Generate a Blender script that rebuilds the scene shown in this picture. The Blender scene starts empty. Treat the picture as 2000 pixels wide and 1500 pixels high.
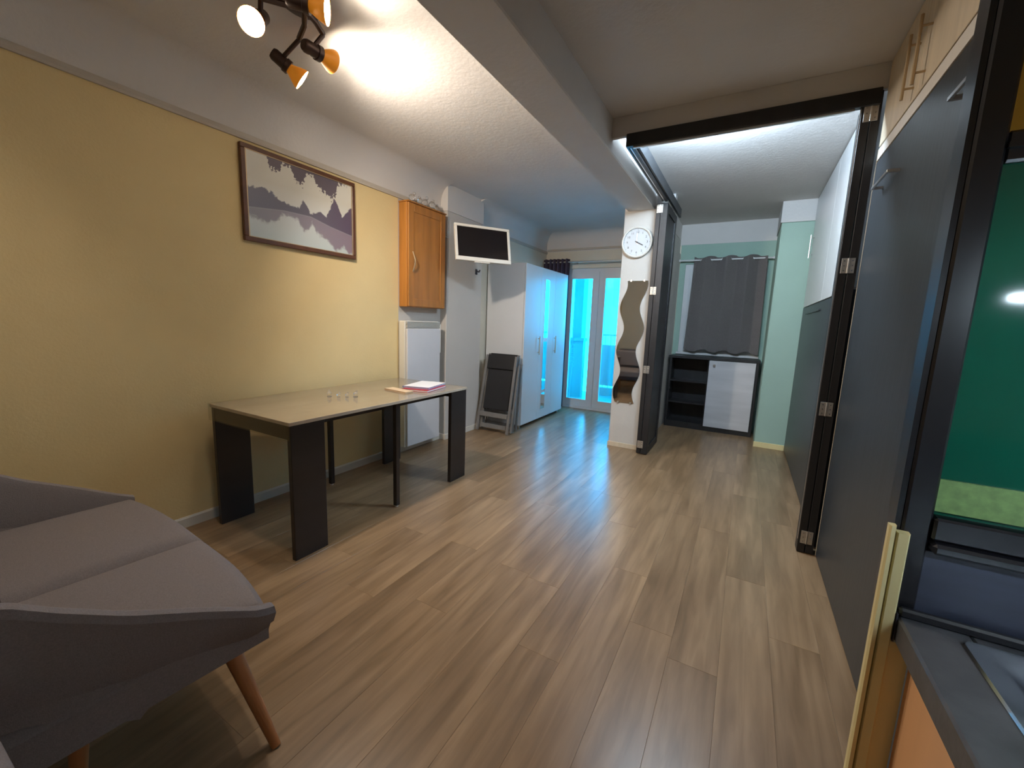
import bpy, bmesh, math, random
from mathutils import Vector, Matrix
random.seed(7)
scene = bpy.context.scene
C = scene.collection
PI = math.pi
def rad(a): return math.radians(a)

# ---------------------------------------------------------------- camera
cam_d = bpy.data.cameras.new('camera'); cam = bpy.data.objects.new('camera', cam_d); C.objects.link(cam)
cam_d.sensor_fit = 'HORIZONTAL'; cam_d.sensor_width = 36.0; cam_d.lens = 36.0 * 810.0 / 2000.0
cam_d.clip_start = 0.02; cam_d.clip_end = 100
R_ = Vector((0.87051409, 0.49081392, 0.03615127))
U_ = Vector((-0.10411393, 0.11186725, 0.98825402))
F_ = Vector((-0.48100469, 0.8640529, -0.14848258))
mw = Matrix(((R_.x, U_.x, -F_.x, 0), (R_.y, U_.y, -F_.y, 0), (R_.z, U_.z, -F_.z, 1.29), (0, 0, 0, 1)))
cam.matrix_world = mw
scene.camera = cam

# ---------------------------------------------------------------- world, exposure
w = bpy.data.worlds.new('world'); scene.world = w; w.use_nodes = True
bg = w.node_tree.nodes['Background']
bg.inputs[0].default_value = (0.0060, 0.47, 1.0, 1); bg.inputs[1].default_value = 8.5
vs = scene.view_settings
vs.view_transform = 'Standard'; vs.look = 'None'; vs.gamma = 1.0; vs.use_curve_mapping = False
vs.exposure = 1.08
SPOT_W = 26.0       # each ceiling spot bulb
GLOW_W = 3.2        # light that spills through the amber bulb bodies
LED_NOOK = 320.0     # emission strength of the tube behind the header
LED_KITCHEN = 95.0

# ---------------------------------------------------------------- materials
MATS = {}
def nt(name):
    m = bpy.data.materials.new(name); m.use_nodes = True
    return m, m.node_tree, m.node_tree.nodes['Principled BSDF']
def mat(name, col, rough=0.5, metal=0.0, spec=0.5, var=0.0, scale=8.0, bump=0.0, bscale=60.0, stretch=None, coat=0.0, emit=None, estr=0.0, trans=0.0, alpha=1.0):
    m, t, p = nt(name)
    p.inputs['Base Color'].default_value = (*col, 1)
    p.inputs['Roughness'].default_value = rough; p.inputs['Metallic'].default_value = metal
    p.inputs['Specular IOR Level'].default_value = spec
    p.inputs['Coat Weight'].default_value = coat; p.inputs['Coat Roughness'].default_value = 0.08
    p.inputs['Transmission Weight'].default_value = trans; p.inputs['Alpha'].default_value = alpha
    if emit: p.inputs['Emission Color'].default_value = (*emit, 1); p.inputs['Emission Strength'].default_value = estr
    tc = t.nodes.new('ShaderNodeTexCoord'); mp = t.nodes.new('ShaderNodeMapping')
    t.links.new(tc.outputs['Object'], mp.inputs[0])
    if stretch: mp.inputs['Scale'].default_value = stretch
    if var > 0:
        n = t.nodes.new('ShaderNodeTexNoise'); n.inputs['Scale'].default_value = scale; n.inputs['Detail'].default_value = 6
        t.links.new(mp.outputs[0], n.inputs['Vector'])
        r = t.nodes.new('ShaderNodeValToRGB')
        r.color_ramp.elements[0].position = .3; r.color_ramp.elements[1].position = .7
        r.color_ramp.elements[0].color = (*[c * (1 - var) for c in col], 1)
        r.color_ramp.elements[1].color = (*[min(1, c * (1 + var)) for c in col], 1)
        t.links.new(n.outputs['Fac'], r.inputs[0]); t.links.new(r.outputs[0], p.inputs['Base Color'])
    if bump > 0:
        n2 = t.nodes.new('ShaderNodeTexNoise'); n2.inputs['Scale'].default_value = bscale; n2.inputs['Detail'].default_value = 4
        t.links.new(mp.outputs[0], n2.inputs['Vector'])
        b = t.nodes.new('ShaderNodeBump'); b.inputs['Strength'].default_value = bump; b.inputs['Distance'].default_value = 0.01
        t.links.new(n2.outputs['Fac'], b.inputs['Height']); t.links.new(b.outputs[0], p.inputs['Normal'])
    MATS[name] = m
    return m
mat('yellow_wall', (.74, .58, .30), .75, spec=.25, var=.03, scale=3, bump=.10, bscale=90)
mat('cream_wall', (.70, .64, .52), .75, spec=.25, var=.03, scale=3, bump=.10, bscale=90)
mat('white_wall', (.56, .53, .49), .75, spec=.25, var=.02, scale=3, bump=.10, bscale=90)
mat('plaster', (.66, .63, .60), .85, spec=.2, var=.03, scale=2.5, bump=.16, bscale=38)
mat('rail_paint', (.50, .45, .38), .6, var=.03)
mat('green_wall', (.335, .475, .40), .75, spec=.25, var=.03, scale=3, bump=.08, bscale=90)
mat('skirting', (.68, .64, .56), .55, var=.03)
mat('black_wood', (.018, .017, .018), .42, spec=.45, var=.25, scale=14, stretch=(1, 1, .12), bump=.04)
mat('dark_panel', (.034, .038, .043), .38, spec=.5, var=.18, scale=60, stretch=(1, 1, .05), bump=.03)
mat('silver', (.62, .62, .62), .3, metal=.9, var=.03)
mat('steel', (.55, .57, .60), .22, metal=1.0, var=.04, scale=20)
mat('hinge_metal', (.60, .57, .52), .35, metal=.85, var=.08, scale=40)
mat('pale_wood', (.62, .52, .38), .5, var=.10, scale=20, stretch=(1, 1, .12), bump=.03)
mat('light_panel', (.70, .66, .60), .45, var=.04, scale=20, stretch=(1, 1, .1))
mat('white_lacquer', (.64, .635, .63), .32, var=.01)
mat('white_plastic', (.70, .68, .62), .4, var=.01)
mat('screen', (.006, .004, .005), .12, spec=.5, var=.05)
mat('honey_oak', (.42, .17, .030), .42, var=.22, scale=14, stretch=(1, 1, .10), bump=.05, coat=.15)
mat('brass', (.50, .37, .22), .4, metal=.6, var=.05)
mat('table_dark', (.022, .018, .018), .30, spec=.5, var=.2, scale=10, stretch=(1, .2, 1), bump=.02)
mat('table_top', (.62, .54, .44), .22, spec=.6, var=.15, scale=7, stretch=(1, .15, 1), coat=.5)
mat('fabric_grey', (.225, .198, .195), .95, spec=.15, var=.10, scale=250, bump=.30, bscale=420)
mat('fabric_dark', (.115, .105, .12), .95, spec=.15, var=.12, scale=220, bump=.25, bscale=400)
mat('curtain_grey', (.135, .12, .115), .92, spec=.15, var=.16, scale=160, bump=.25, bscale=320)
mat('curtain_plum', (.07, .05, .07), .92, spec=.15, var=.15, scale=120, bump=.2, bscale=320)
mat('leg_wood', (.42, .17, .055), .45, var=.15, scale=18, stretch=(1, 1, .12), bump=.03)
mat('chair_black', (.014, .013, .014), .4, var=.1)
mat('chair_grey', (.17, .16, .15), .45, var=.12, scale=18, stretch=(1, 1, .15))
mat('radiator_white', (.64, .64, .66), .4, var=.02)
mat('mirror', (.86, .87, .86), .03, metal=1.0, var=.01)
mat('clock_face', (.50, .53, .56), .4, var=.01)
mat('ink', (.03, .03, .04), .5, var=.05)
mat('amber', (.72, .27, .02), .45, var=.08, emit=(.9, .30, .02), estr=.10)
mat('lamp_brown', (.055, .032, .026), .35, metal=.5, var=.15)
mat('bulb', (1, 1, 1), .4, var=.01, emit=(1.0, .86, .66), estr=30)
mat('tube', (1, 1, 1), .4, var=.01, emit=(.62, .81, 1.0), estr=LED_NOOK)
mat('tube_kitchen', (1, 1, 1), .4, var=.01, emit=(.70, .86, 1.0), estr=LED_KITCHEN)
mat('cover_red', (.45, .035, .05), .4, var=.05); mat('cover_blue', (.05, .10, .38), .4, var=.05)
mat('paper', (.78, .78, .80), .6, var=.02); mat('cover_tan', (.66, .50, .33), .55, var=.05)
mat('counter', (.065, .066, .072), .40, var=.35, scale=16, bump=.05, bscale=80)
mat('splash', (.030, .036, .060), .45, var=.25, scale=30, stretch=(.2, 1, 1), bump=.05)
mat('black_frame', (.010, .010, .013), .28, spec=.5, var=.15)
mat('pane_yellow', (.52, .27, .02), .16, var=.08, scale=4)
mat('pane_green', (.004, .085, .050), .08, var=.15, scale=3)
mat('reflection_olive', (.16, .27, .09), .45, var=.22, scale=90)
mat('peach_door', (.72, .40, .20), .5, var=.06, scale=16, stretch=(1, 1, .1))
mat('cream_board', (.74, .64, .33), .5, var=.05, scale=16, stretch=(1, 1, .1))
mat('balcony_paint', (.34, .36, .37), .7, var=.03, bump=.05)
mat('balcony_tile', (.30, .31, .31), .5, var=.06)
mat('rubber', (.02, .02, .02), .8, var=.1)
mat('airer', (.35, .40, .42), .4, var=.1)
# clear glass
def glass_mat(name, tint, gloss=.06, rough=.0):
    m, t, p = nt(name); t.nodes.remove(p)
    o = t.nodes['Material Output']; a = t.nodes.new('ShaderNodeBsdfTransparent'); g = t.nodes.new('ShaderNodeBsdfGlossy')
    mx = t.nodes.new('ShaderNodeMixShader'); lw = t.nodes.new('ShaderNodeLayerWeight'); lw.inputs[0].default_value = .5; pw = t.nodes.new('ShaderNodeMath'); pw.operation = 'POWER'; pw.inputs[1].default_value = 4.0; f = t.nodes.new('ShaderNodeMath'); f.operation = 'MULTIPLY_ADD'; f.inputs[1].default_value = .55; f.inputs[2].default_value = .03; t.links.new(lw.outputs['Facing'], pw.inputs[0]); t.links.new(pw.outputs[0], f.inputs[0])
    n = t.nodes.new('ShaderNodeTexNoise'); n.inputs['Scale'].default_value = 6
    r = t.nodes.new('ShaderNodeValToRGB'); r.color_ramp.elements[0].color = (*[c * .97 for c in tint], 1); r.color_ramp.elements[1].color = (*tint, 1)
    t.links.new(n.outputs['Fac'], r.inputs[0]); t.links.new(r.outputs[0], a.inputs[0])
    g.inputs['Roughness'].default_value = rough
    t.links.new(f.outputs[0], mx.inputs[0]); t.links.new(a.outputs[0], mx.inputs[1]); t.links.new(g.outputs[0], mx.inputs[2])
    t.links.new(mx.outputs[0], o.inputs['Surface']); MATS[name] = m
glass_mat('window_glass', (.90, .97, .98))
glass_mat('vinyl', (.95, .94, .92), rough=.10)
mat('crystal', (.95, .94, .93), .03, trans=.9, var=.01)
# floor planks: colour by plank, grain along the plank
def plank_mat():
    m, t, p = nt('laminate')
    L = t.links.new; N = t.nodes.new
    tc = N('ShaderNodeTexCoord'); oi = N('ShaderNodeObjectInfo')
    ad = N('ShaderNodeVectorMath'); ad.operation = 'ADD'
    mul = N('ShaderNodeMath'); mul.operation = 'MULTIPLY'; mul.inputs[1].default_value = 37.0
    L(oi.outputs['Random'], mul.inputs[0]); L(tc.outputs['Object'], ad.inputs[0]); L(mul.outputs[0], ad.inputs[1])
    mp = N('ShaderNodeMapping'); mp.inputs['Scale'].default_value = (1, .09, 1); L(ad.outputs[0], mp.inputs[0])
    n1 = N('ShaderNodeTexNoise'); n1.inputs['Scale'].default_value = 24; n1.inputs['Detail'].default_value = 8; n1.inputs['Distortion'].default_value = .6
    mp2 = N('ShaderNodeMapping'); mp2.inputs['Scale'].default_value = (1, .14, 1); L(ad.outputs[0], mp2.inputs[0])
    n2 = N('ShaderNodeTexNoise'); n2.inputs['Scale'].default_value = 9; n2.inputs['Detail'].default_value = 3
    L(mp.outputs[0], n1.inputs['Vector']); L(mp2.outputs[0], n2.inputs['Vector'])
    r1 = N('ShaderNodeValToRGB'); e = r1.color_ramp.elements
    e[0].position = .3; e[0].color = (.205, .128, .066, 1); e[1].position = .72; e[1].color = (.335, .220, .125, 1)
    L(n1.outputs['Fac'], r1.inputs[0])
    r2 = N('ShaderNodeValToRGB'); e = r2.color_ramp.elements
    e[0].position = .3; e[0].color = (.74, .72, .70, 1); e[1].position = .7; e[1].color = (1.14, 1.14, 1.14, 1); L(n2.outputs['Fac'], r2.inputs[0])
    mx = N('ShaderNodeMix'); mx.data_type = 'RGBA'; mx.blend_type = 'MULTIPLY'; mx.inputs[0].default_value = 1
    L(r1.outputs[0], mx.inputs[6]); L(r2.outputs[0], mx.inputs[7])
    r3 = N('ShaderNodeMapRange'); r3.inputs[3].default_value = .93; r3.inputs[4].default_value = 1.06; L(oi.outputs['Random'], r3.inputs[0])
    mx2 = N('ShaderNodeVectorMath'); mx2.operation = 'SCALE'; L(mx.outputs[2], mx2.inputs[0]); L(r3.outputs[0], mx2.inputs['Scale'])
    L(mx2.outputs[0], p.inputs['Base Color'])
    p.inputs['Roughness'].default_value = .29; p.inputs['Specular IOR Level'].default_value = .55
    b = N('ShaderNodeBump'); b.inputs['Strength'].default_value = .08; b.inputs['Distance'].default_value = .004
    L(n1.outputs['Fac'], b.inputs['Height']); L(b.outputs[0], p.inputs['Normal'])
    MATS['laminate'] = m
plank_mat()

# ---------------------------------------------------------------- mesh helpers
def bx(bm, x0, x1, y0, y1, z0, z1, bev=0.0, seg=1):
    r = bmesh.ops.create_cube(bm, size=1)
    vs_ = r['verts']
    for v in vs_:
        v.co = Vector(((x0 + x1) / 2 + v.co.x * (x1 - x0), (y0 + y1) / 2 + v.co.y * (y1 - y0), (z0 + z1) / 2 + v.co.z * (z1 - z0)))
    if bev > 0:
        es = {e for v in vs_ for e in v.link_edges}
        bmesh.ops.bevel(bm, geom=list(es), offset=bev, segments=seg, affect='EDGES', profile=.5)
    return bm
def box(x0, x1, y0, y1, z0, z1, bev=0.0, seg=1):
    return bx(bmesh.new(), x0, x1, y0, y1, z0, z1, bev, seg)
def boxes(*bs):
    bm = bmesh.new()
    for b in bs: bx(bm, *b)
    return bm
def cyl(bm, p0, p1, r0, r1=None, n=16):
    if r1 is None: r1 = r0
    p0 = Vector(p0); p1 = Vector(p1); d = p1 - p0
    q = d.to_track_quat('Z', 'Y').to_matrix().to_4x4()
    bmesh.ops.create_cone(bm, cap_ends=True, segments=n, radius1=r0, radius2=r1, depth=d.length, matrix=Matrix.Translation((p0 + p1) / 2) @ q)
    return bm
def tube(pts, r, n=8, closed=False):
    bm = bmesh.new(); rings = []
    P = [Vector(p) for p in pts]; k = len(P)
    for i, p in enumerate(P):
        a = P[i - 1] if (i > 0 or closed) else P[i]; b = P[(i + 1) % k] if (i < k - 1 or closed) else P[i]
        d = (b - a).normalized(); q = d.to_track_quat('Z', 'Y')
        rr = r[i] if isinstance(r, (list, tuple)) else r
        rings.append([bm.verts.new(p + q @ Vector((rr * math.cos(2 * PI * j / n), rr * math.sin(2 * PI * j / n), 0))) for j in range(n)])
    for i in range(k if closed else k - 1):
        A = rings[i]; B = rings[(i + 1) % k]
        for j in range(n): bm.faces.new((A[j], A[(j + 1) % n], B[(j + 1) % n], B[j]))
    if not closed: bm.faces.new(rings[0][::-1]); bm.faces.new(rings[-1])
    return bm
def lathe(prof, n=24, axis_mat=None):
    bm = bmesh.new(); rings = []
    for r, z in prof:
        if r < 1e-6: rings.append([bm.verts.new((0, 0, z))])
        else: rings.append([bm.verts.new((r * math.cos(2 * PI * j / n), r * math.sin(2 * PI * j / n), z)) for j in range(n)])
    for A, B in zip(rings, rings[1:]):
        for j in range(n):
            a, b = (A[j % len(A)], A[(j + 1) % n % len(A)]), (B[j % len(B)], B[(j + 1) % n % len(B)])
            f = [a[0], a[1], b[1], b[0]]; u = []
            for v in f:
                if v not in u: u.append(v)
            if len(u) > 2: bm.faces.new(u)
    if axis_mat is not None: bmesh.ops.transform(bm, matrix=axis_mat, verts=bm.verts)
    return bm
def prism(poly, axis, a, b):
    """extrude a 2-D polygon between a and b along axis"""
    bm = bmesh.new()
    def P(p, t): return {'x': (t, p[0], p[1]), 'y': (p[0], t, p[1]), 'z': (p[0], p[1], t)}[axis]
    A = [bm.verts.new(P(p, a)) for p in poly]; B = [bm.verts.new(P(p, b)) for p in poly]
    n = len(poly)
    bm.faces.new(A); bm.faces.new(B[::-1])
    for i in range(n): bm.faces.new((A[i], B[i], B[(i + 1) % n], A[(i + 1) % n]))
    return bm
def grid(fn, nu, nv, thick=0.0):
    """surface from fn(u, v) -> point, u, v in 0..1"""
    bm = bmesh.new()
    V = [[bm.verts.new(fn(i / nu, j / nv)) for j in range(nv + 1)] for i in range(nu + 1)]
    for i in range(nu):
        for j in range(nv): bm.faces.new((V[i][j], V[i + 1][j], V[i + 1][j + 1], V[i][j + 1]))
    if thick:
        bmesh.ops.recalc_face_normals(bm, faces=bm.faces)
        bmesh.ops.solidify(bm, geom=list(bm.faces), thickness=thick)
    return bm
def obj(name, bm, material, parent=None, smooth=False, off=True):
    bmesh.ops.recalc_face_normals(bm, faces=bm.faces)
    me = bpy.data.meshes.new(name)
    if parent is not None and off:      # shapes are given in world coordinates
        L = Vector(parent.get('_o', (0, 0, 0)))
        for v in bm.verts: v.co -= L
    bm.to_mesh(me); bm.free()
    me.materials.append(MATS[material] if isinstance(material, str) else material)
    if smooth:
        for p in me.polygons: p.use_smooth = True
        try: me.set_sharp_from_angle(angle=rad(35))
        except Exception: pass
    o = bpy.data.objects.new(name, me); C.objects.link(o)
    if parent is not None:
        o.parent = parent
        if off: o['_o'] = list(parent.get('_o', (0, 0, 0)))
    return o
def tag(o, label, cat, group=None):
    o['label'] = label; o['category'] = cat
    if group: o['group'] = group
    return o
def thing(name, label, cat, loc=(0, 0, 0), rotz=0.0, group=None):
    o = bpy.data.objects.new(name, None); o.empty_display_size = .05; C.objects.link(o)
    o.location = loc; o.rotation_euler = (0, 0, rotz); o['_o'] = list(loc)
    return tag(o, label, cat, group)
def struct(name, bm, m, parent=None, smooth=False):
    o = obj(name, bm, m, parent, smooth)
    if parent is None: o['kind'] = 'structure'
    return o
def solo(name, bm, m, label, cat, group=None, smooth=False, base=None):
    """a one-mesh thing with its origin at its base"""
    if base is not None:
        for v in bm.verts: v.co -= Vector(base)
    o = obj(name, bm, m, None, smooth)
    if base is not None: o.location = base
    return tag(o, label, cat, group)
def copy_tree(o, parent=None):
    c = o.copy(); C.objects.link(c)
    if parent is not None: c.parent = parent
    for ch in list(o.children): copy_tree(ch, c)
    return c
def text_mesh(s, size, thick=.001):
    cu = bpy.data.curves.new('t', 'FONT'); cu.body = s; cu.size = size; cu.align_x = 'CENTER'; cu.align_y = 'CENTER'; cu.extrude = thick / 2
    o = bpy.data.objects.new('t', cu); C.objects.link(o)
    dg = bpy.context.evaluated_depsgraph_get(); me = bpy.data.meshes.new_from_object(o.evaluated_get(dg))
    bm = bmesh.new(); bm.from_mesh(me); bpy.data.objects.remove(o); bpy.data.curves.remove(cu); bpy.data.meshes.remove(me)
    return bm

# ================================================================ SETTING
XL, XR, ZC, YB, YF = -2.816, 0.479, 2.62, 6.013, -1.9
# ---- floor with its planks
fl = struct('floor', box(XL - .1, 1.2, YF - .1, YB + .12, -.10, -.012), 'laminate')
PWD, PLN = .178, 1.26
shared = {}
ix = 0
x = XL + .004
while x < 0.95:
    x1 = min(x + PWD, .96)
    y = YF - random.random() * PLN
    while y < YB:
        a = max(y, YF); b = min(y + PLN, YB - .002)
        if b - a > .06 and (x < .50):
            key = (round(x1 - x, 4), round(b - a, 3))
            if key not in shared:
                bm = box(-(x1 - x) / 2 + .00015, (x1 - x) / 2 - .00015, -(b - a) / 2 + .00015, (b - a) / 2 - .00015, -.0118, 0, .0006)
                me = bpy.data.meshes.new('plank'); bmesh.ops.recalc_face_normals(bm, faces=bm.faces); bm.to_mesh(me); bm.free()
                me.materials.append(MATS['laminate']); shared[key] = me
            o = bpy.data.objects.new('plank', shared[key]); C.objects.link(o)
            o.location = ((x + x1) / 2, (a + b) / 2, 0); o.parent = fl
        y += PLN
    x = x1
# ---- ceiling
struct('ceiling', box(XL - .1, 1.2, YF - .1, YB + .25, ZC, ZC + .12), 'plaster')
def cove_profile(r=.17, n=8):
    # (x, z) section: wall above the rail curving into the ceiling
    p = [(XL - .02, 2.36), (XL, 2.36), (XL, ZC - r)]
    for i in range(1, n + 1):
        a = PI / 2 * i / n
        p.append((XL + r - r * math.cos(a), ZC - r + r * math.sin(a)))
    p += [(XL - .02, ZC + .001)]
    return p
struct('wall_left', box(XL - .12, XL, YF - .1, 2.86, 0, 2.36), 'yellow_wall')
struct('wall_left_white', box(XL - .12, XL, 2.86, 4.0, 0, 2.36), 'white_wall')
struct('wall_left_far', box(XL - .12, XL, 4.0, YB + .2, 0, 2.36), 'cream_wall')
struct('wall_left_cove', prism(cove_profile(), 'y', YF - .1, 3.47), 'plaster', smooth=True)
struct('wall_left_cove_far', prism(cove_profile(), 'y', 4.05, YB), 'plaster', smooth=True)
struct('wall_left_outer', box(XL - .12, XL - .02, YF - .1, YB + .2, 2.36, ZC), 'plaster')
# shallow pier
struct('wall_pier', box(XL - .05, -2.735, 3.46, 4.10, 0, 2.365, .004), 'white_wall')
struct('wall_pier_top', box(XL - .05, -2.730, 3.456, 4.105, 2.365, ZC), 'plaster')
# picture rail and skirting
def rail(y0, y1): return prism([(XL, 2.335), (XL + .012, 2.335), (XL + .014, 2.348), (XL + .010, 2.372), (XL, 2.374)], 'y', y0, y1)
struct('trim_1', rail(YF, 3.46), 'rail_paint'); struct('trim_2', rail(4.105, YB), 'rail_paint')
def skirt(y0, y1, x=XL): return prism([(x, 0), (x + .012, 0), (x + .012, .055), (x + .006, .065), (x, .065)], 'y', y0, y1)
struct('baseboard_left', skirt(YF, 3.46), 'skirting'); struct('baseboard_left_far', skirt(4.105, 5.9), 'skirting')
struct('baseboard_pier', box(-2.735, -2.724, 3.452, 4.11, 0, .06, .002), 'skirting')
struct('baseboard_pier_front', box(XL + .012, -2.724, 3.449, 3.46, 0, .06, .002), 'skirting')
# ---- back wall with the balcony door opening (x -2.52..-1.40, z 0..2.10)
DX0, DX1, DZ = -2.52, -1.40, 2.11
struct('wall_back', boxes((XL - .1, DX0, YB, YB + .2, 0, 2.36), (DX1, -.87, YB, YB + .2, 0, 2.36), (DX0, DX1, YB, YB + .2, DZ, 2.36)), 'cream_wall')
def cove_back(x0, x1):
    r = .17; p = [(YB + .02, 2.36), (YB, 2.36), (YB, ZC - r)]
    for i in range(1, 9):
        a = PI / 2 * i / 8; p.append((YB - r + r * math.cos(a), ZC - r + r * math.sin(a)))
    p.append((YB + .02, ZC + .001))
    return prism(p, 'x', x0, x1)
struct('wall_back_cove', cove_back(XL, -1.19), 'plaster', smooth=True)
struct('wall_back_outer', box(XL - .1, 1.2, YB + .02, YB + .2, 2.36, ZC), 'plaster')
struct('trim_3', box(XL + .012, -1.195, YB - .013, YB, 2.372, 2.40, .003), 'rail_paint')
# ---- beam and partition wall
struct('ceiling_beam', box(-1.165, -.905, YF, 4.40, 2.42, ZC + .01, .006), 'plaster')
struct('wall_partition', box(-1.195, -.885, 4.347, YB + .02, 0, 2.425, .005), 'white_wall')
struct('wall_partition_top', box(-1.195, -.885, 4.352, YB + .02, 2.425, ZC + .005), 'plaster')
struct('baseboard_partition', box(-1.203, -.885, 4.337, 4.347, 0, .05, .002), 'pale_wood')
# ---- bulkhead above the folding-door header
struct('wall_bulkhead', box(-.904, 1.1, 2.845, 2.875, 2.498, ZC - .001), 'plaster')
# ---- nook back wall with its window opening
NY = 6.03
WX0, WX1, WZ0, WZ1 = -.80, .135, .972, 2.12
struct('wall_nook_back', boxes((-.89, WX0, NY, NY + .18, -.1, 2.365), (WX1, 1.1, NY, NY + .18, -.1, 2.365), (WX0, WX1, NY, NY + .18, -.1, WZ0), (WX0, WX1, NY, NY + .18, WZ1, 2.365)), 'green_wall')
struct('wall_nook_back_top', box(-.89, .9, NY - .006, NY + .18, 2.365, ZC), 'plaster')
struct('wall_nook_left', box(-.885, -.872, 4.86, NY, 0, 2.25), 'white_wall')
struct('wall_nook_pier', box(.195, 1.02, 5.30, NY + .05, -.05, 2.41, .006), 'green_wall')
struct('wall_nook_pier_top', box(.185, .95, 5.292, NY + .05, 2.41, ZC), 'plaster')
struct('baseboard_nook', box(.187, .479, 5.288, 5.30, 0, .06, .002), 'cream_board')
# ---- right wall, rear wall
struct('wall_right', box(1.0, 1.12, YF - .1, NY + .2, 0, ZC), 'white_wall')
struct('wall_front', box(XL - .1, 1.12, YF - .12, YF, 0, ZC), 'cream_wall')

# ---- nook window (white frame, closed casement behind the curtain)
wn = struct('window_1', boxes((WX0, WX0 + .06, NY + .02, NY + .09, WZ0, WZ1), (WX1 - .06, WX1, NY + .02, NY + .09, WZ0, WZ1), (WX0 + .06, WX1 - .06, NY + .02, NY + .09, WZ0, WZ0 + .06), (WX0 + .06, WX1 - .06, NY + .02, NY + .09, WZ1 - .06, WZ1)), 'white_lacquer')
for i in range(2):
    a = WX0 + .06 + i * (WX1 - WX0 - .12) / 2; b = a + (WX1 - WX0 - .12) / 2
    obj('sash', boxes((a + .002, a + .075, NY + .015, NY + .07, WZ0 + .06, WZ1 - .06), (b - .075, b - .002, NY + .015, NY + .07, WZ0 + .06, WZ1 - .06), (a + .075, b - .075, NY + .015, NY + .07, WZ0 + .06, WZ0 + .14), (a + .075, b - .075, NY + .015, NY + .07, WZ1 - .14, WZ1 - .06)), 'white_lacquer', wn)
    obj('shutter_panel', box(a + .07, b - .07, NY + .05, NY + .062, WZ0 + .13, WZ1 - .13), 'white_lacquer', wn)
obj('window_sill', box(WX0 - .02, WX1 + .02, NY - .03, NY + .03, WZ0 - .03, WZ0, .004), 'white_lacquer', wn)
obj('window_latch', cyl(bmesh.new(), (WX0 + .085, NY + .015, 1.30), (WX0 + .085, NY - .012, 1.30), .006, n=10), 'ink', wn)

# ---- balcony door: frame, two leaves with panes
dr = struct('door_1', boxes((DX0, DX0 + .05, YB + .03, YB + .10, 0, DZ), (DX1 - .05, DX1, YB + .03, YB + .10, 0, DZ), (DX0 + .05, DX1 - .05, YB + .03, YB + .10, DZ - .05, DZ), (DX0 + .05, DX1 - .05, YB + .0, YB + .12, 0, .035)), 'white_lacquer')
def leaf(a, b, handle=None):
    f = boxes((a, a + .085, YB + .02, YB + .085, .036, DZ - .05), (b - .085, b, YB + .02, YB + .085, .036, DZ - .05), (a + .085, b - .085, YB + .02, YB + .085, .036, .135), (a + .085, b - .085, YB + .02, YB + .085, DZ - .14, DZ - .05))
    o = obj('door_leaf', f, 'white_lacquer', dr)
    obj('pane', box(a + .08, b - .08, YB + .05, YB + .056, .13, DZ - .135), 'window_glass', o)
    bead = boxes((a + .083, a + .097, YB + .014, YB + .05, .132, DZ - .138), (b - .097, b - .083, YB + .014, YB + .05, .132, DZ - .138), (a + .097, b - .097, YB + .014, YB + .05, .132, .146), (a + .097, b - .097, YB + .014, YB + .05, DZ - .152, DZ - .138))
    obj('glazing_bead', bead, 'white_lacquer', o)
    if handle is not None:
        hb = bmesh.new(); bx(hb, handle - .012, handle + .012, YB + .008, YB + .02, .98, 1.12, .004); bx(hb, handle - .008, handle + .008, YB - .03, YB + .01, 1.06, 1.08, .003); bx(hb, handle - .10, handle + .006, YB - .04, YB - .025, 1.058, 1.082, .004)
        obj('handle', hb, 'white_plastic', o)
leaf(DX0 + .05, -1.962); leaf(-1.958, DX1 - .05)

# ---- balcony outside
struct('floor_balcony', box(-3.6, -.4, YB + .12, 7.55, -.06, .02), 'balcony_tile')
struct('wall_balcony_side', box(-3.75, -3.20, YB + .2, 7.5, 0, 2.7), 'balcony_paint')
struct('ceiling_balcony', box(-3.8, .0, YB + .2, 7.45, 2.42, 2.6), 'balcony_paint')
struct('wall_balcony_post', box(-2.72, -2.55, 7.04, 7.24, 0, 2.42), 'balcony_paint')
struct('wall_balcony_parapet', boxes((-3.20, -2.46, 6.9, 7.02, 0, 1.0), (-3.20, -2.44, 6.86, 7.04, 1.0, 1.05)), 'balcony_paint')
struct('wall_balcony_low', box(-2.46, -.4, 7.36, 7.46, 0, .16), 'balcony_paint')
t = thing('balcony_railing', 'balcony railing with thin bars and a cloth screen outside the glass door', 'railing', (-1.7, 7.4, .16))
obj('top_rail', box(-2.46, -.6, 7.38, 7.42, 1.10, 1.13, .004), 'airer', t)
for i in range(19):
    xx = -2.42 + i * .10
    obj('bar', box(xx - .006, xx + .006, 7.394, 7.406, .16, 1.10), 'airer', t)
obj('cloth_screen', grid(lambda u, v: (-2.45 + 1.9 * u, 7.36 + .008 * math.sin(u * 60), .20 + .74 * v), 80, 2, .003), 'balcony_paint', t, True)
obj('lower_rail', box(-2.46, -.6, 7.385, 7.415, .20, .23, .003), 'airer', t)
t = thing('clothes_airer', 'folded clothes airer standing on the balcony behind the glass door', 'airer', (-2.50, 6.5, .02))
for xx in (-2.55, -2.49):
    obj('side_frame', tube([(xx, 6.42, .02), (xx + .01, 6.47, .6), (xx, 6.46, 1.25)], .010, 8), 'airer', t, True)
for i in range(6): obj('rung', tube([(-2.56, 6.45, .62 + i * .07), (-2.44, 6.44, .60 + i * .07)], .008, 8), 'airer', t, True)
obj('foot', box(-2.60, -2.44, 6.36, 6.50, .02, .05, .008), 'airer', t)

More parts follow.
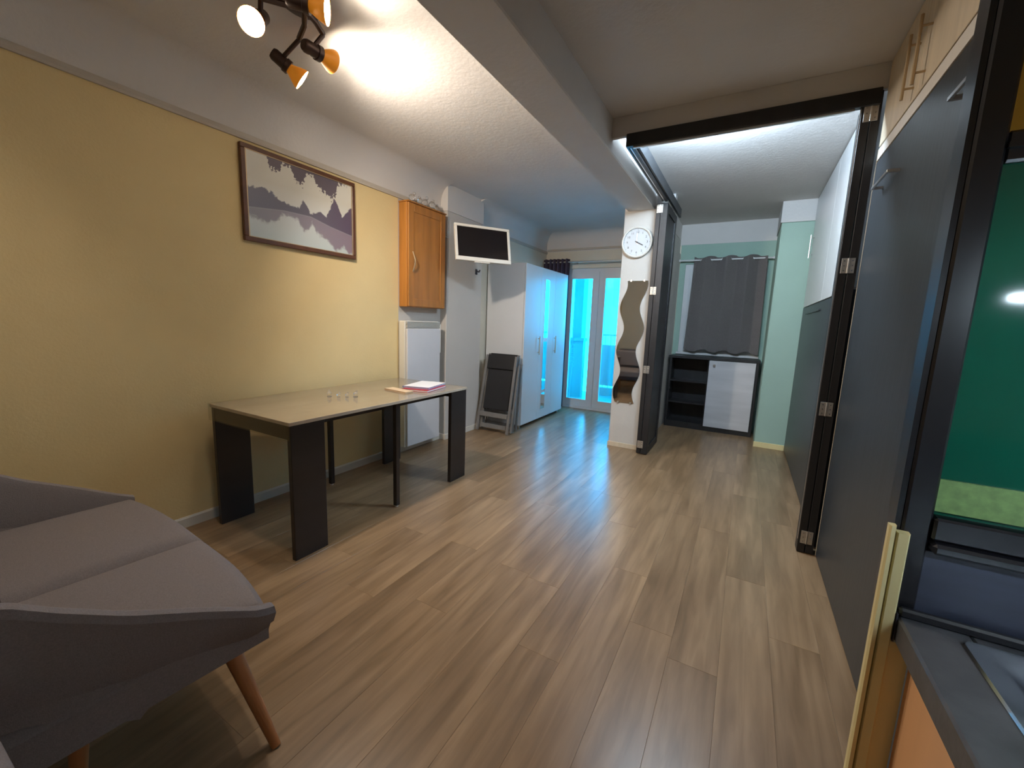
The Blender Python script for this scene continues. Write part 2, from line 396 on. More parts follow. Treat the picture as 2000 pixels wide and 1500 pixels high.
# ================================================================ FOLDING DOORS OF THE NOOK
t = thing('door_header', 'long black wooden header across the opening of the bed nook', 'header', (-.18, 2.85, 2.42))
obj('beam', box(-.805, .46, 2.832, 2.872, 2.427, 2.505, .003), 'black_wood', t)
obj('guide_channel', box(-.76, .36, 2.846, 2.862, 2.417, 2.428), 'silver', t)
t = thing('side_track', 'black sliding door track running under the ceiling beam towards the clock wall', 'track', (-.78, 3.5, 2.44))
obj('outer_rail', box(-.815, -.800, 2.874, 4.19, 2.44, 2.535, .002), 'black_wood', t)
obj('channel', box(-.800, -.785, 2.874, 4.19, 2.445, 2.452), 'silver', t)
obj('inner_rail', box(-.785, -.762, 2.874, 4.19, 2.435, 2.535, .002), 'black_wood', t)
obj('fascia', box(-.762, -.742, 2.874, 4.9, 2.45, 2.535), 'dark_panel', t)
obj('end_bracket', box(-.800, -.764, 4.60, 4.70, 2.45, 2.617, .003), 'white_lacquer', t)
def hinge(par, x, y, z, w=.056, h=.075):
    hb = bmesh.new()
    bx(hb, x - w / 2, x - .003, y - .0035, y, z - h / 2, z + h / 2, .0008); bx(hb, x + .003, x + w / 2, y - .0035, y, z - h / 2, z + h / 2, .0008)
    cyl(hb, (x, y - .004, z - h / 2), (x, y - .004, z + h / 2), .0045, n=10)
    o = obj('hinge', hb, 'hinge_metal', par)
    o['label'] = 'silver butt hinge'
    sb = bmesh.new()
    for sx in (-1, 1):
        for sz in (-1, 0, 1): cyl(sb, (x + sx * w * .3, y - .005, z + sz * h * .32), (x + sx * w * .3, y - .003, z + sz * h * .32), .0035, n=8)
    obj('screws', sb, 'steel', o)
# folded stack beside the clock wall: two framed leaves folded flat along y
t = thing('folding_door', 'black folding door folded up beside the clock wall', 'door', (-.81, 4.22, 0))
def fold_leaf(x0, x1, y0, y1, z0, z1, face):
    b = bmesh.new(); st = .075
    bx(b, x0, x1, y0, y0 + st, z0, z1, .002); bx(b, x0, x1, y1 - st, y1, z0, z1, .002)
    bx(b, x0, x1, y0 + st, y1 - st, z0, z0 + st, .002); bx(b, x0, x1, y0 + st, y1 - st, z1 - st, z1, .002)
    o = obj('door_leaf', b, 'black_wood', t)
    obj('panel', box(x0 + .012, x1 - .012, y0 + st - .005, y1 - st + .005, z0 + st - .005, z1 - st + .005), 'black_wood', o)
fold_leaf(-.868, -.828, 4.225, 4.78, .008, 2.432, 0)
fold_leaf(-.824, -.762, 4.218, 4.78, .008, 2.432, 1)
for z in (2.385, 1.633, .869, .104): hinge(t, -.832, 4.217, z)
# right jamb with two hinged stiles
t = thing('door_jamb', 'black hinged door posts with silver edge strips beside the dark bed cabinet', 'door post', (.43, 2.85, 0))
obj('stile', box(.388, .426, 2.85, 2.93, .004, 2.425, .002), 'black_wood', t)
obj('stile', box(.430, .468, 2.85, 2.93, .004, 2.495, .002), 'black_wood', t)
obj('edge_strip', box(.384, .390, 2.853, 2.862, .08, 2.425), 'silver', t)
for z in (2.395, 1.648, .870, .101): hinge(t, .428, 2.849, z, .058, .078)

# ================================================================ BED WALL ON THE RIGHT
t = thing('wall_bed', 'tall dark grey fold-away bed cabinet along the right wall', 'wall bed', (.73, 1.85, 0))
obj('bed_front', box(XR, XR + .022, .82, 2.835, .012, 2.148, .002), 'dark_panel', t)
obj('carcass', box(XR + .024, .98, .80, 2.840, .0, 2.24), 'black_wood', t)
obj('edge_strip', box(XR - .001, XR + .020, 2.836, 2.843, .012, 2.21), 'pale_wood', t)
obj('top_trim', box(XR, XR + .024, .82, 2.843, 2.158, 2.212, .001), 'light_panel', t)
def bar_handle(par, y0, y1, z, stand=.035, m='silver'):
    b = bmesh.new()
    bx(b, XR - stand - .008, XR - stand, y0, y1, z - .006, z + .006, .001)
    bx(b, XR - stand, XR, y0, y0 + .012, z - .006, z + .006); bx(b, XR - stand, XR, y1 - .012, y1, z - .006, z + .006)
    o = obj('handle', b, m, par); o['label'] = 'silver bar handle'
bar_handle(t, 2.36, 2.62, 1.968); bar_handle(t, 1.60, 1.76, 1.975)
t = thing('overhead_cabinet', 'pale wood overhead cabinet above the dark bed front', 'cabinet', (.73, 1.85, 2.22))
obj('carcass', box(XR + .024, .98, .80, 2.840, 2.242, ZC - .002), 'pale_wood', t)
def pale_door(y0, y1, hy):
    d = obj('door', box(XR, XR + .022, y0, y1, 2.222, ZC - .006, .002), 'pale_wood', t)
    b = bmesh.new(); cyl(b, (XR - .034, hy, 2.235), (XR - .034, hy, 2.475), .0055, n=10)
    cyl(b, (XR - .034, hy, 2.275), (XR, hy, 2.275), .0045, n=8); cyl(b, (XR - .034, hy, 2.435), (XR, hy, 2.435), .0045, n=8)
    obj('handle', b, 'brass', d, True)['label'] = 'thin brass bar handle'
pale_door(2.305, 2.838, 2.36); pale_door(1.56, 2.301, 2.235); pale_door(.83, 1.556, 1.50)
# continuation inside the nook
t = thing('nook_bed', 'dark lower bed front on the right inside the nook', 'wall bed', (.73, 4.0, 0))
obj('bed_front', box(XR, XR + .022, 2.945, 5.285, .012, 1.535, .002), 'dark_panel', t)
obj('carcass', box(XR + .024, .98, 2.94, 5.288, 0, 1.538), 'black_wood', t)
obj('handle', box(XR - .012, XR, 4.05, 4.95, 1.462, 1.476, .002), 'dark_panel', t)
t = thing('nook_overhead_cabinet', 'white overhead cupboard inside the nook above the dark bed front', 'cabinet', (.73, 4.0, 1.54))
obj('carcass', box(XR + .024, .98, 2.94, 5.286, 1.541, ZC - .004), 'white_lacquer', t)
for a, b, hy in ((2.945, 4.10, 4.04), (4.104, 5.284, 5.13)):
    d = obj('door', box(XR, XR + .022, a, b, 1.543, ZC - .008, .002), 'white_lacquer', t)
    hb = bmesh.new(); cyl(hb, (XR - .03, hy, 2.02), (XR - .03, hy, 2.24), .006, n=10); cyl(hb, (XR - .03, hy, 2.05), (XR, hy, 2.05), .004, n=8); cyl(hb, (XR - .03, hy, 2.21), (XR, hy, 2.21), .004, n=8)
    if a > 4: obj('handle', hb, 'silver', d, True)
    else: hb.free()
# LED tube behind the header
t = thing('led_batten', 'white tube light fixed behind the black nook header', 'lamp', (-.22, 2.93, 2.50))
obj('housing', box(-.62, .02, 2.877, 2.90, 2.475, 2.52, .003), 'white_plastic', t)
obj('tube', cyl(bmesh.new(), (-.60, 2.922, 2.505), (0.0, 2.922, 2.505), .014, n=12), 'tube', t, True)

# ================================================================ NOOK CONTENTS
t = thing('nook_cabinet', 'low black shelf unit with one whitewashed door under the nook window', 'cabinet', (-.34, 5.86, 0))
X0, X1, Y0, Y1, ZT = -.845, .165, 5.722, 6.022, .935
obj('side_panel', box(X0, X0 + .03, Y0, Y1, 0, ZT - .03, .001), 'black_wood', t)
obj('side_panel', box(X1 - .03, X1, Y0, Y1, 0, ZT - .03, .001), 'black_wood', t)
obj('divider', box(-.385, -.365, Y0 + .004, Y1, .06, ZT - .03), 'black_wood', t)
obj('worktop', box(X0 - .01, X1 + .012, Y0 - .012, Y1, ZT - .03, ZT, .002), 'black_wood', t)
obj('plinth', box(X0 + .03, X1 - .03, Y0 + .004, Y0 + .024, 0, .06), 'black_wood', t)
obj('bottom', box(X0 + .03, X1 - .03, Y0 + .004, Y1, .06, .078), 'black_wood', t)
obj('back_panel', box(X0 + .03, X1 - .03, Y1 - .008, Y1, .078, ZT - .03), 'black_wood', t)
for z in (.34, .62): obj('shelf', box(X0 + .03, -.385, Y0 + .012, Y1 - .008, z - .018, z), 'black_wood', t)
mat('whitewash', (.55, .54, .55), .5, var=.10, scale=12, stretch=(.12, 1, 1))
d = obj('door', box(-.372, X1 - .032, Y0 - .016, Y0 + .002, .062, ZT - .034, .002), 'whitewash', t)
b = bmesh.new(); cyl(b, (-.315, Y0 - .016, .845), (-.315, Y0 - .030, .845), .008, n=12); cyl(b, (-.315, Y0 - .030, .845), (-.315, Y0 - .040, .845), .015, n=16)
obj('knob', b, 'silver', d, True)
# curtain rod and curtain at the nook window
t = thing('curtain_rod', 'white curtain rod above the nook window', 'curtain rod', (-.36, 5.95, 2.16))
obj('rod', cyl(bmesh.new(), (-.868, 5.95, 2.155), (.19, 5.95, 2.155), .010, n=12), 'white_lacquer', t, True)
obj('finial', cyl(bmesh.new(), (-.872, 5.95, 2.155), (-.855, 5.95, 2.155), .018, n=12), 'white_lacquer', t, True)
obj('finial', cyl(bmesh.new(), (.178, 5.95, 2.155), (.193, 5.95, 2.155), .018, n=12), 'white_lacquer', t, True)
def nook_curtain(u, v):
    xl = -.70 - .03 * (1 - v) ** 1.5; xr = .115 + .02 * (1 - v)
    xx = xl + (xr - xl) * u
    ph = u * 2 * PI * 3.5 + PI * .2
    amp = .028 * (.55 + .45 * v)
    zz = 1.005 + 1.185 * v
    zz += (.018 * math.sin(ph * 1.0 + 1.0) if v < .01 else 0) + (.012 * math.cos(ph) * (v > .99))
    return (xx + .008 * math.sin(ph * 2), 5.948 + amp * math.sin(ph), zz)
t = thing('curtain', 'short dark grey eyelet curtain hanging over the nook window', 'curtain', (-.29, 5.93, 1.0))
obj('cloth', grid(nook_curtain, 96, 20, .004), 'curtain_grey', t, True)
for k in range(7):
    u = (k * PI + 0 - PI * .2) / (2 * PI * 3.5)
    if 0 < u < 1:
        p = nook_curtain(u, .965)
        rb = lathe([(.016, -.003), (.024, -.003), (.024, .003), (.016, .003), (.016, -.003)], 20, Matrix.Translation((p[0], 5.950, 2.155)) @ Matrix.Rotation(PI / 2 + .5 * (1 if k % 2 else -1), 4, 'Y'))
        obj('eyelet', rb, 'silver', t, True)

# ================================================================ CLOCK AND WAVY MIRROR ON THE PARTITION
cl = thing('wall_clock', 'round white wall clock on the narrow wall beside the folding door', 'clock', (-1.047, 4.347, 2.115))
cx, cy, cz = -1.047, 4.347, 2.115
MF = Matrix.Translation((cx, cy, cz)) @ Matrix.Rotation(PI / 2, 4, 'X')     # local z -> world -y
obj('rim', lathe([(.0, .0), (.148, .0), (.152, .012), (.150, .034), (.142, .040), (.134, .036), (.132, .016), (0, .016)], 48, MF), 'white_plastic', cl, True)
dial = obj('dial', lathe([(0, .016), (.132, .016), (.132, .019), (0, .019)], 48, MF), 'clock_face', cl, True)
for h in range(1, 13):
    a = PI / 2 - h * PI / 6
    bm = text_mesh(str(h), .030, .0006)
    bmesh.ops.transform(bm, matrix=MF @ Matrix.Translation((.098 * math.cos(a), .098 * math.sin(a), .0195)), verts=bm.verts)
    obj('numeral', bm, 'ink', dial)
tb = bmesh.new()
for k in range(60):
    a = k * PI / 30; r0 = .118 if k % 5 == 0 else .123
    cyl(tb, (r0 * math.cos(a), r0 * math.sin(a), .0193), (.128 * math.cos(a), .128 * math.sin(a), .0193), .0008 if k % 5 else .0014, n=5)
bmesh.ops.transform(tb, matrix=MF, verts=tb.verts); obj('minute_marks', tb, 'ink', dial)
def hand(name, ang, l0, l1, wd, z, m):
    a = PI / 2 - rad(ang); b = box(-l0, l1, -wd / 2, wd / 2, z, z + .0015)
    bmesh.ops.transform(b, matrix=MF @ Matrix.Rotation(a, 4, 'Z'), verts=b.verts); obj(name, b, m, cl)
hand('hour_hand', 118, .022, .066, .008, .022, 'ink'); hand('minute_hand', 357, .018, .080, .005, .025, 'silver')
obj('centre_cap', lathe([(0, .021), (.007, .021), (.007, .028), (0, .029)], 16, MF), 'ink', cl, True)
mr = thing('wavy_mirror', 'tall wavy strip mirror hanging under the round clock', 'mirror', (-1.04, 4.347, .49))
NM = 60; zb0, zb1 = .488, 1.742
def mside(s):
    out = []
    for i in range(NM + 1):
        z = zb0 + (zb1 - zb0) * i / NM
        c = -1.047 + .022 * (i / NM - .5) * .9 + .030 * math.cos(2 * PI * (z - 1.70) / .44)
        out.append((c + s * .100, z))
    return out
Lp = mside(-1); Rp = mside(1)
def mstrip(d0, d1, e):
    bm = bmesh.new()
    rows = []
    for (xl, z), (xr, _) in zip(Lp, Rp): rows.append([bm.verts.new(p) for p in ((xl - e, d0, z), (xr + e, d0, z), (xr + e, d1, z), (xl - e, d1, z))])
    for A, B in zip(rows, rows[1:]):
        for j in range(4): bm.faces.new((A[j], A[(j + 1) % 4], B[(j + 1) % 4], B[j]))
    bm.faces.new(rows[0]); bm.faces.new(rows[-1][::-1])
    return bm
obj('mirror_glass', mstrip(4.339, 4.345, 0), 'mirror', mr)
for xx, zz in ((Lp[-1][0] + .035, zb1), (Rp[-1][0] - .035, zb1), (Lp[0][0] + .035, zb0), (Rp[0][0] - .035, zb0)):
    obj('clip', box(xx - .010, xx + .010, 4.333, 4.347, zz - .010, zz + .012, .002), 'hinge_metal', mr)

# ================================================================ WARDROBE AND CURTAIN BY THE BALCONY DOOR
t = thing('wardrobe', 'white three-door wardrobe with a narrow mirror strip beside the balcony door', 'wardrobe', (-2.54, 4.96, 0))
WXB, WXF, WY0, WY1, WZT = -2.800, -2.296, 4.335, 5.600, 1.965
obj('side_panel', box(WXB, WXF, WY0, WY0 + .018, .045, WZT), 'white_lacquer', t)
obj('side_panel', box(WXB, WXF, WY1 - .018, WY1, .045, WZT), 'white_lacquer', t)
obj('top_panel', box(WXB, WXF, WY0 + .018, WY1 - .018, WZT - .02, WZT), 'white_lacquer', t)
obj('bottom_panel', box(WXB, WXF, WY0 + .018, WY1 - .018, .045, .065), 'white_lacquer', t)
obj('back_panel', box(WXB, WXB + .006, WY0 + .018, WY1 - .018, .065, WZT - .02), 'white_lacquer', t)
dw = (WY1 - WY0) / 3
for i in range(3):
    a = WY0 + i * dw + .0015; b = WY0 + (i + 1) * dw - .0015
    d = obj('door', box(WXF + .002, WXF + .020, a, b, .048, WZT - .002, .0015), 'white_lacquer', t)
    if i == 1:
        for z0, z1 in ((1.10, 1.83), (.42, 1.05), (.165, .38)):
            o = obj('mirror_strip', box(WXF + .020, WXF + .0225, 4.875, 4.985, z0, z1), 'mirror', d); o['label'] = 'narrow mirror strip'
        obj('strip_frame', boxes((WXF + .020, WXF + .024, 4.868, 4.875, .16, 1.836), (WXF + .020, WXF + .024, 4.985, 4.992, .16, 1.836)), 'silver', d)
    else:
        hy = b - .035 if i == 0 else a + .035
        hb = bmesh.new(); cyl(hb, (WXF + .044, hy, .89), (WXF + .044, hy, 1.12), .006, n=10); cyl(hb, (WXF + .044, hy, .92), (WXF + .02, hy, .92), .004, n=8); cyl(hb, (WXF + .044, hy, 1.09), (WXF + .02, hy, 1.09), .004, n=8)
        obj('handle', hb, 'brass', d, True)
for xx in (WXB + .04, WXF - .03):
    for yy in (WY0 + .05, WY1 - .05): obj('foot', cyl(bmesh.new(), (xx, yy, 0), (xx, yy, .045), .016, n=12), 'silver', t, True)
t = thing('long_curtain', 'long plum grey curtain gathered behind the white wardrobe', 'curtain', (-2.58, 5.86, 0))
def plum(u, v): return (-2.79 + .42 * u + .004 * math.sin(30 * u), 5.87 + .042 * math.sin(u * 2 * PI * 6.5), .02 + 2.21 * v)
obj('cloth', grid(plum, 120, 6, .004), 'curtain_plum', t, True)
for k in range(6):
    p = plum((k + .5) / 6.5, .98)
    obj('eyelet', lathe([(.016, -.003), (.024, -.003), (.024, .003), (.016, .003), (.016, -.003)], 16, Matrix.Translation((p[0], 5.87, 2.185)) @ Matrix.Rotation(PI / 2, 4, 'Y')), 'silver', t, True)
t = thing('door_curtain_rod', 'thin grey curtain rod above the balcony door', 'curtain rod', (-2.0, 5.87, 2.185))
obj('rod', cyl(bmesh.new(), (-2.80, 5.87, 2.185), (-1.22, 5.87, 2.185), .011, n=12), 'hinge_metal', t, True)
for xx in (-2.30, -1.30): obj('bracket', cyl(bmesh.new(), (xx, 5.87, 2.185), (xx, YB, 2.185), .007, n=10), 'hinge_metal', t, True)

# ---- folded chairs leaning on the wardrobe side
def folded_chair(label, loc, lean, group):
    t = thing('folding_chair', label, 'chair', loc, 0, group); t['_o'] = [0, 0, 0]
    t.rotation_euler = (-lean, 0, 0)
    def sl(xb, xt, y, w_, d_, z0, z1, nm, m):
        bm = bmesh.new(); A = []
        for xx, z in ((xb, z0), (xt, z1)):
            A.append([bm.verts.new(p) for p in ((xx - w_ / 2, y - d_ / 2, z), (xx + w_ / 2, y - d_ / 2, z), (xx + w_ / 2, y + d_ / 2, z), (xx - w_ / 2, y + d_ / 2, z))])
        for j in range(4): bm.faces.new((A[0][j], A[0][(j + 1) % 4], A[1][(j + 1) % 4], A[1][j]))
        bm.faces.new(A[0]); bm.faces.new(A[1][::-1])
        obj(nm, bm, m, t, off=False)
    sl(-.205, -.195, -.02, .030, .020, 0, .90, 'front_leg', 'chair_grey'); sl(.205, .195, -.02, .030, .020, 0, .90, 'front_leg', 'chair_grey')
    sl(-.175, -.172, .012, .028, .018, .03, .78, 'rear_leg', 'chair_grey'); sl(.225, .215, .030, .026, .018, .02, .80, 'rear_leg', 'chair_grey')
    obj('backrest', box(-.185, .185, -.026, -.008, .74, .905, .004), 'chair_black', t, off=False)
    obj('seat', box(-.17, .17, -.012, .012, .26, .735, .006), 'chair_black', t, off=False)
    obj('crossbar', box(-.185, .185, -.038, -.022, .17, .225, .003), 'chair_grey', t, off=False)
    obj('stretcher', box(-.17, .17, -.006, .008, .04, .09, .003), 'chair_grey', t, off=False)
    return t
c1 = folded_chair('front folded chair with black seat leaning on the wardrobe side', (-2.475, 4.015, 0.008), rad(12), 'folded chairs by the wardrobe')
c2 = copy_tree(c1); c2.location = (-2.485, 4.155, .008); c2.rotation_euler = (-rad(7.5), 0, 0); c2['label'] = 'folded chair behind the front one, tucked against the wardrobe side'

# ================================================================ TABLE
t = thing('console_table', 'long dark extending table with slab legs under the landscape picture', 'table', (-2.32, 1.98, 0))
TX0, TX1, TY0, TY1, TZ = -2.705, -1.940, 1.217, 2.742, .753
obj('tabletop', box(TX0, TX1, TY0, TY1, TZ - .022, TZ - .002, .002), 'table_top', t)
for x0, y0 in ((TX0 + .004, TY0 + .008), (TX1 - .034, TY0 + .008), (TX0 + .004, TY1 - .205), (TX1 - .034, TY1 - .205)):
    obj('leg', box(x0, x0 + .030, y0, y0 + .195, 0, TZ - .022, .002), 'table_dark', t)
obj('apron', box(TX0 + .036, TX1 - .036, TY0 + .010, TY0 + .030, .655, TZ - .022), 'table_dark', t)
obj('apron', box(TX0 + .036, TX1 - .036, TY1 - .030, TY1 - .010, .655, TZ - .022), 'table_dark', t)
obj('extension_rail', box(TX0 + .12, TX0 + .16, TY0 + .030, TY1 - .030, .68, TZ - .022), 'table_dark', t)
obj('extension_rail', box(TX1 - .16, TX1 - .12, TY0 + .030, TY1 - .030, .68, TZ - .022), 'table_dark', t)
for xx in (TX0 + .045, TX1 - .045):
    l = obj('support_leg', box(xx - .016, xx + .016, 1.975, 2.007, .012, TZ - .022, .002), 'table_dark', t)
    obj('foot', cyl(bmesh.new(), (xx, 1.991, 0), (xx, 1.991, .012), .012, n=12), 'white_plastic', l, True)
# clear vinyl cover folded down at the near end
cv = solo('table_cover', boxes((TX0 - .004, TX1 + .004, TY0 - .004, TY1 + .002, TZ - .0015, TZ), (TX0 - .004, TX1 + .004, TY0 - .006, TY0 - .004, .655, TZ)), 'vinyl', 'clear vinyl cover lying on the dark table and hanging over its near end', 'table cover')
# books and papers
def flat_book(name, label, cx, cy, z0, lx, ly, h, rot, cover, page):
    t = thing(name, label, 'notebook', (cx, cy, z0), rad(rot), 'papers on the table'); t['_o'] = [0, 0, 0]
    obj('cover', boxes((-lx / 2, lx / 2, -ly / 2, ly / 2, 0, .0018), (-lx / 2, lx / 2, -ly / 2, ly / 2, h - .0018, h), (-lx / 2, -lx / 2 + .002, -ly / 2, ly / 2, 0, h)), cover, t, off=False)
    obj('pages', box(-lx / 2 + .0025, lx / 2 - .003, -ly / 2 + .003, ly / 2 - .003, .002, h - .002), page, t, off=False)
    return t
flat_book('notebook', 'red notebook under the blue one at the far end of the table', -2.13, 2.44, TZ, .215, .30, .014, 12, 'cover_red', 'paper')
flat_book('notebook', 'blue notebook on top of the red one on the table', -2.16, 2.475, TZ + .0145, .215, .30, .012, 14, 'cover_blue', 'paper')
flat_book('leaflet', 'tan leaflet beside the notebooks on the table', -2.20, 2.235, TZ, .24, .075, .011, -7, 'cover_tan', 'cover_tan')
p = solo('paper_sheet', box(-.105, .105, -.148, .148, 0, .002), 'paper', 'white sheet of paper lying on the blue notebook', 'paper'); p.location = (-2.158, 2.478, TZ + .0268); p.rotation_euler = (0, 0, rad(14))
# little glass ornaments
def ornament(loc, s, label, group):
    t = thing('glass_ornament', label, 'ornament', loc, random.random() * 3, group); t['_o'] = [0, 0, 0]
    obj('foot', lathe([(0, 0), (.016 * s, 0), (.015 * s, .004 * s), (.006 * s, .008 * s), (0, .009 * s)], 14), 'crystal', t, True, off=False)
    bm = bmesh.new(); bmesh.ops.create_icosphere(bm, subdivisions=2, radius=.015 * s, matrix=Matrix.Translation((0, 0, .021 * s)))
    obj('ball', bm, 'crystal', t, False, off=False)
    bm = bmesh.new(); bmesh.ops.create_icosphere(bm, subdivisions=1, radius=.008 * s, matrix=Matrix.Translation((.010 * s, 0, .038 * s)))
    obj('head', bm, 'crystal', t, False, off=False)
for k, (xx, yy, s, lb) in enumerate(((-2.385, 1.785, 1.0, 'tiny glass ornament, leftmost of four in the row on the table'), (-2.330, 1.815, .75, 'tiny glass ornament, second from left in the row on the table'), (-2.285, 1.845, .75, 'tiny glass ornament, third from left in the row on the table'), (-2.25, 1.885, 1.0, 'tiny glass ornament, rightmost of four in the row on the table'))):
    ornament((xx, yy, TZ), s, lb, 'glass ornaments on the table')

# ================================================================ PICTURE
pic = thing('framed_picture', 'brown framed picture of a misty lake hanging on the yellow wall', 'picture', (XL, 1.93, 1.735))
PY0, PY1, PZ0, PZ1 = 1.520, 2.372, 1.735, 2.312
PF = XL + .022
for nm, b in (('frame_rail', (XL + .003, PF + .006, PY0, PY1, PZ0, PZ0 + .030)), ('frame_rail', (XL + .003, PF + .006, PY0, PY1, PZ1 - .030, PZ1)), ('frame_rail', (XL + .003, PF + .006, PY0, PY0 + .030, PZ0 + .03, PZ1 - .03)), ('frame_rail', (XL + .003, PF + .006, PY1 - .030, PY1, PZ0 + .03, PZ1 - .03))):
    obj(nm, box(*b, .004), 'frame_brown' if 'frame_brown' in MATS else mat('frame_brown', (.11, .042, .018), .4, var=.2, scale=20), pic)
gl = boxes((PF + .0, PF + .004, PY0 + .026, PY1 - .026, PZ0 + .026, PZ0 + .032), (PF, PF + .004, PY0 + .026, PY1 - .026, PZ1 - .032, PZ1 - .026), (PF, PF + .004, PY0 + .026, PY0 + .034, PZ0 + .03, PZ1 - .03), (PF, PF + .004, PY1 - .034, PY1 - .026, PZ0 + .03, PZ1 - .03))
obj('gilt_slip', gl, 'brass', pic)
def lake_mat():
    m, t, p = nt('lake_print'); L = t.links.new; N = t.nodes.new
    tc = N('ShaderNodeTexCoord'); sep = N('ShaderNodeSeparateXYZ'); L(tc.outputs['Generated'], sep.inputs[0])
    u, v = sep.outputs['Y'], sep.outputs['Z']
    def M(op, a, b=None, c=None):
        n = N('ShaderNodeMath'); n.operation = op
        for i, q in enumerate((a, b, c)):
            if q is None: continue
            if isinstance(q, (int, float)): n.inputs[i].default_value = q
            else: L(q, n.inputs[i])
        return n.outputs[0]
    def curve(pts, src):
        r = N('ShaderNodeValToRGB'); e = r.color_ramp.elements
        while len(e) < len(pts): e.new(.5)
        for k, (a, b) in enumerate(pts): e[k].position = a; e[k].color = (b, b, b, 1)
        L(src, r.inputs[0]); return r.outputs[0]
    def noise(scale, detail=5):
        mp = N('ShaderNodeMapping'); mp.inputs['Scale'].default_value = (1, 1.5, 1); L(tc.outputs['Generated'], mp.inputs[0])
        n = N('ShaderNodeTexNoise'); n.inputs['Scale'].default_value = scale; n.inputs['Detail'].default_value = detail; L(mp.outputs[0], n.inputs['Vector']); return n.outputs['Fac']
    n1 = M('MULTIPLY_ADD', noise(16), .14, -.07)
    top = curve([(0, .57), (.12, .61), (.20, .58), (.28, .52), (.40, .47), (.44, .49), (.48, .61), (.54, .46), (.63, .50), (.71, .47), (.755, .60), (.80, .75), (.85, .62), (.88, .52), (.93, .60), (1, .68)], u)
    shore = curve([(0, .34), (.3, .40), (.55, .41), (.75, .34), (1, .28)], u)
    bot = curve([(0, .25), (.15, .20), (.22, .24), (.3, .36), (.42, .34), (.48, .20), (.52, .22), (.56, .34), (.60, .22), (.72, .14), (.80, .02), (.90, .10), (.95, .0), (1, .02)], u)
    hang = curve([(0, 0), (.17, 0), (.19, .12), (.27, .15), (.30, .03), (.38, .05), (.41, .19), (.48, .20), (.52, .05), (.58, .04), (.63, .16), (.70, .22), (.77, .26), (.81, .22), (.85, .03), (1, 0)], u)
    def step(a, b, soft): # 1 where a > b
        mr_ = N('ShaderNodeMapRange'); mr_.interpolation_type = 'SMOOTHSTEP'; mr_.inputs[1].default_value = -soft; mr_.inputs[2].default_value = soft
        L(M('SUBTRACT', a, b), mr_.inputs[0]); return mr_.outputs[0]
    tree = M('MULTIPLY', step(M('ADD', top, n1), v, .012), step(v, shore, .01))
    refl = M('MULTIPLY', step(v, M('ADD', bot, n1), .03), step(shore, v, .01))
    n2 = M('MULTIPLY_ADD', noise(30, 3), .30, -.15)
    hg = M('MULTIPLY', step(v, M('SUBTRACT', M('ADD', 1.0, n2), hang), .006), step(hang, .015, .01))
    def mix(f, a, b):
        x = N('ShaderNodeMix'); x.data_type = 'RGBA'; L(f, x.inputs[0])
        for s, q in ((6, a), (7, b)):
            if isinstance(q, tuple): x.inputs[s].default_value = (*q, 1)
            else: L(q, x.inputs[s])
        return x.outputs[2]
    vr = N('ShaderNodeValToRGB'); e = vr.color_ramp.elements; e[0].color = (.52, .60, .60, 1); e[1].color = (.68, .66, .58, 1); e.new(.42).color = (.66, .68, .66, 1); e.new(.7).color = (.62, .60, .52, 1); L(v, vr.inputs[0])
    ut = N('ShaderNodeValToRGB'); e = ut.color_ramp.elements; e[0].color = (.20, .20, .25, 1); e[1].color = (.115, .08, .125, 1); e.new(.45).color = (.15, .14, .18, 1); L(u, ut.inputs[0])
    ur = N('ShaderNodeValToRGB'); e = ur.color_ramp.elements; e[0].color = (.30, .30, .34, 1); e[1].color = (.26, .20, .25, 1); L(u, ur.inputs[0])
    c = mix(refl, vr.outputs[0], ur.outputs[0]); c = mix(tree, c, ut.outputs[0]); c = mix(hg, c, (.13, .105, .125))
    L(c, p.inputs['Base Color']); p.inputs['Roughness'].default_value = .35
    MATS['lake_print'] = m
lake_mat()
obj('print', box(XL + .004, PF - .001, PY0 + .028, PY1 - .028, PZ0 + .028, PZ1 - .028), 'lake_print', pic)

# ================================================================ WALL CABINET, RADIATOR, TV
t = thing('wall_cabinet', 'shallow honey brown oak wall cabinet above the white heater', 'cabinet', (-2.76, 3.12, 1.39))
CY0, CY1, CZ0, CZ1, CXF = 2.868, 3.392, 1.392, 2.302, -2.700
obj('body', box(XL + .001, CXF - .020, CY0, CY1, CZ0, CZ1, .003), 'honey_oak', t)
d = bmesh.new(); st = .075
for b in ((CXF - .018, CXF, CY0 + .004, CY0 + st, CZ0 + .004, CZ1 - .004), (CXF - .018, CXF, CY1 - st, CY1 - .004, CZ0 + .004, CZ1 - .004), (CXF - .018, CXF, CY0 + st, CY1 - st, CZ0 + .004, CZ0 + st), (CXF - .018, CXF, CY0 + st, CY1 - st, CZ1 - st, CZ1 - .004)): bx(d, *b, .003)
d = obj('door', d, 'honey_oak', t)
obj('door_panel', box(CXF - .016, CXF - .007, CY0 + st - .004, CY1 - st + .004, CZ0 + st - .004, CZ1 - st + .004), 'honey_oak', d)
hp = [(CXF + .002, CY0 + .055, 1.705 + .003)] + [(CXF + .030 * math.sin(PI * k / 10), CY0 + .055, 1.71 + .17 * k / 10) for k in range(1, 10)] + [(CXF + .002, CY0 + .055, 1.882)]
h = obj('handle', tube(hp, .006, 8), 'brass', d, True); h['label'] = 'curved brass pull handle'
obj('cornice', box(XL + .001, CXF + .006, CY0 - .006, CY1 + .006, CZ1, CZ1 + .012, .003), 'honey_oak', t)
hk = solo('key_hook', boxes((-2.735, -2.722, 3.40, 3.412, 2.10, 2.115), (XL + .001, -2.722, 3.40, 3.404, 2.10, 2.115), (-2.735, -2.722, 3.40, 3.46, 2.104, 2.108)), 'white_plastic', 'small white wire hook between the oak cabinet and the pier', 'hook')
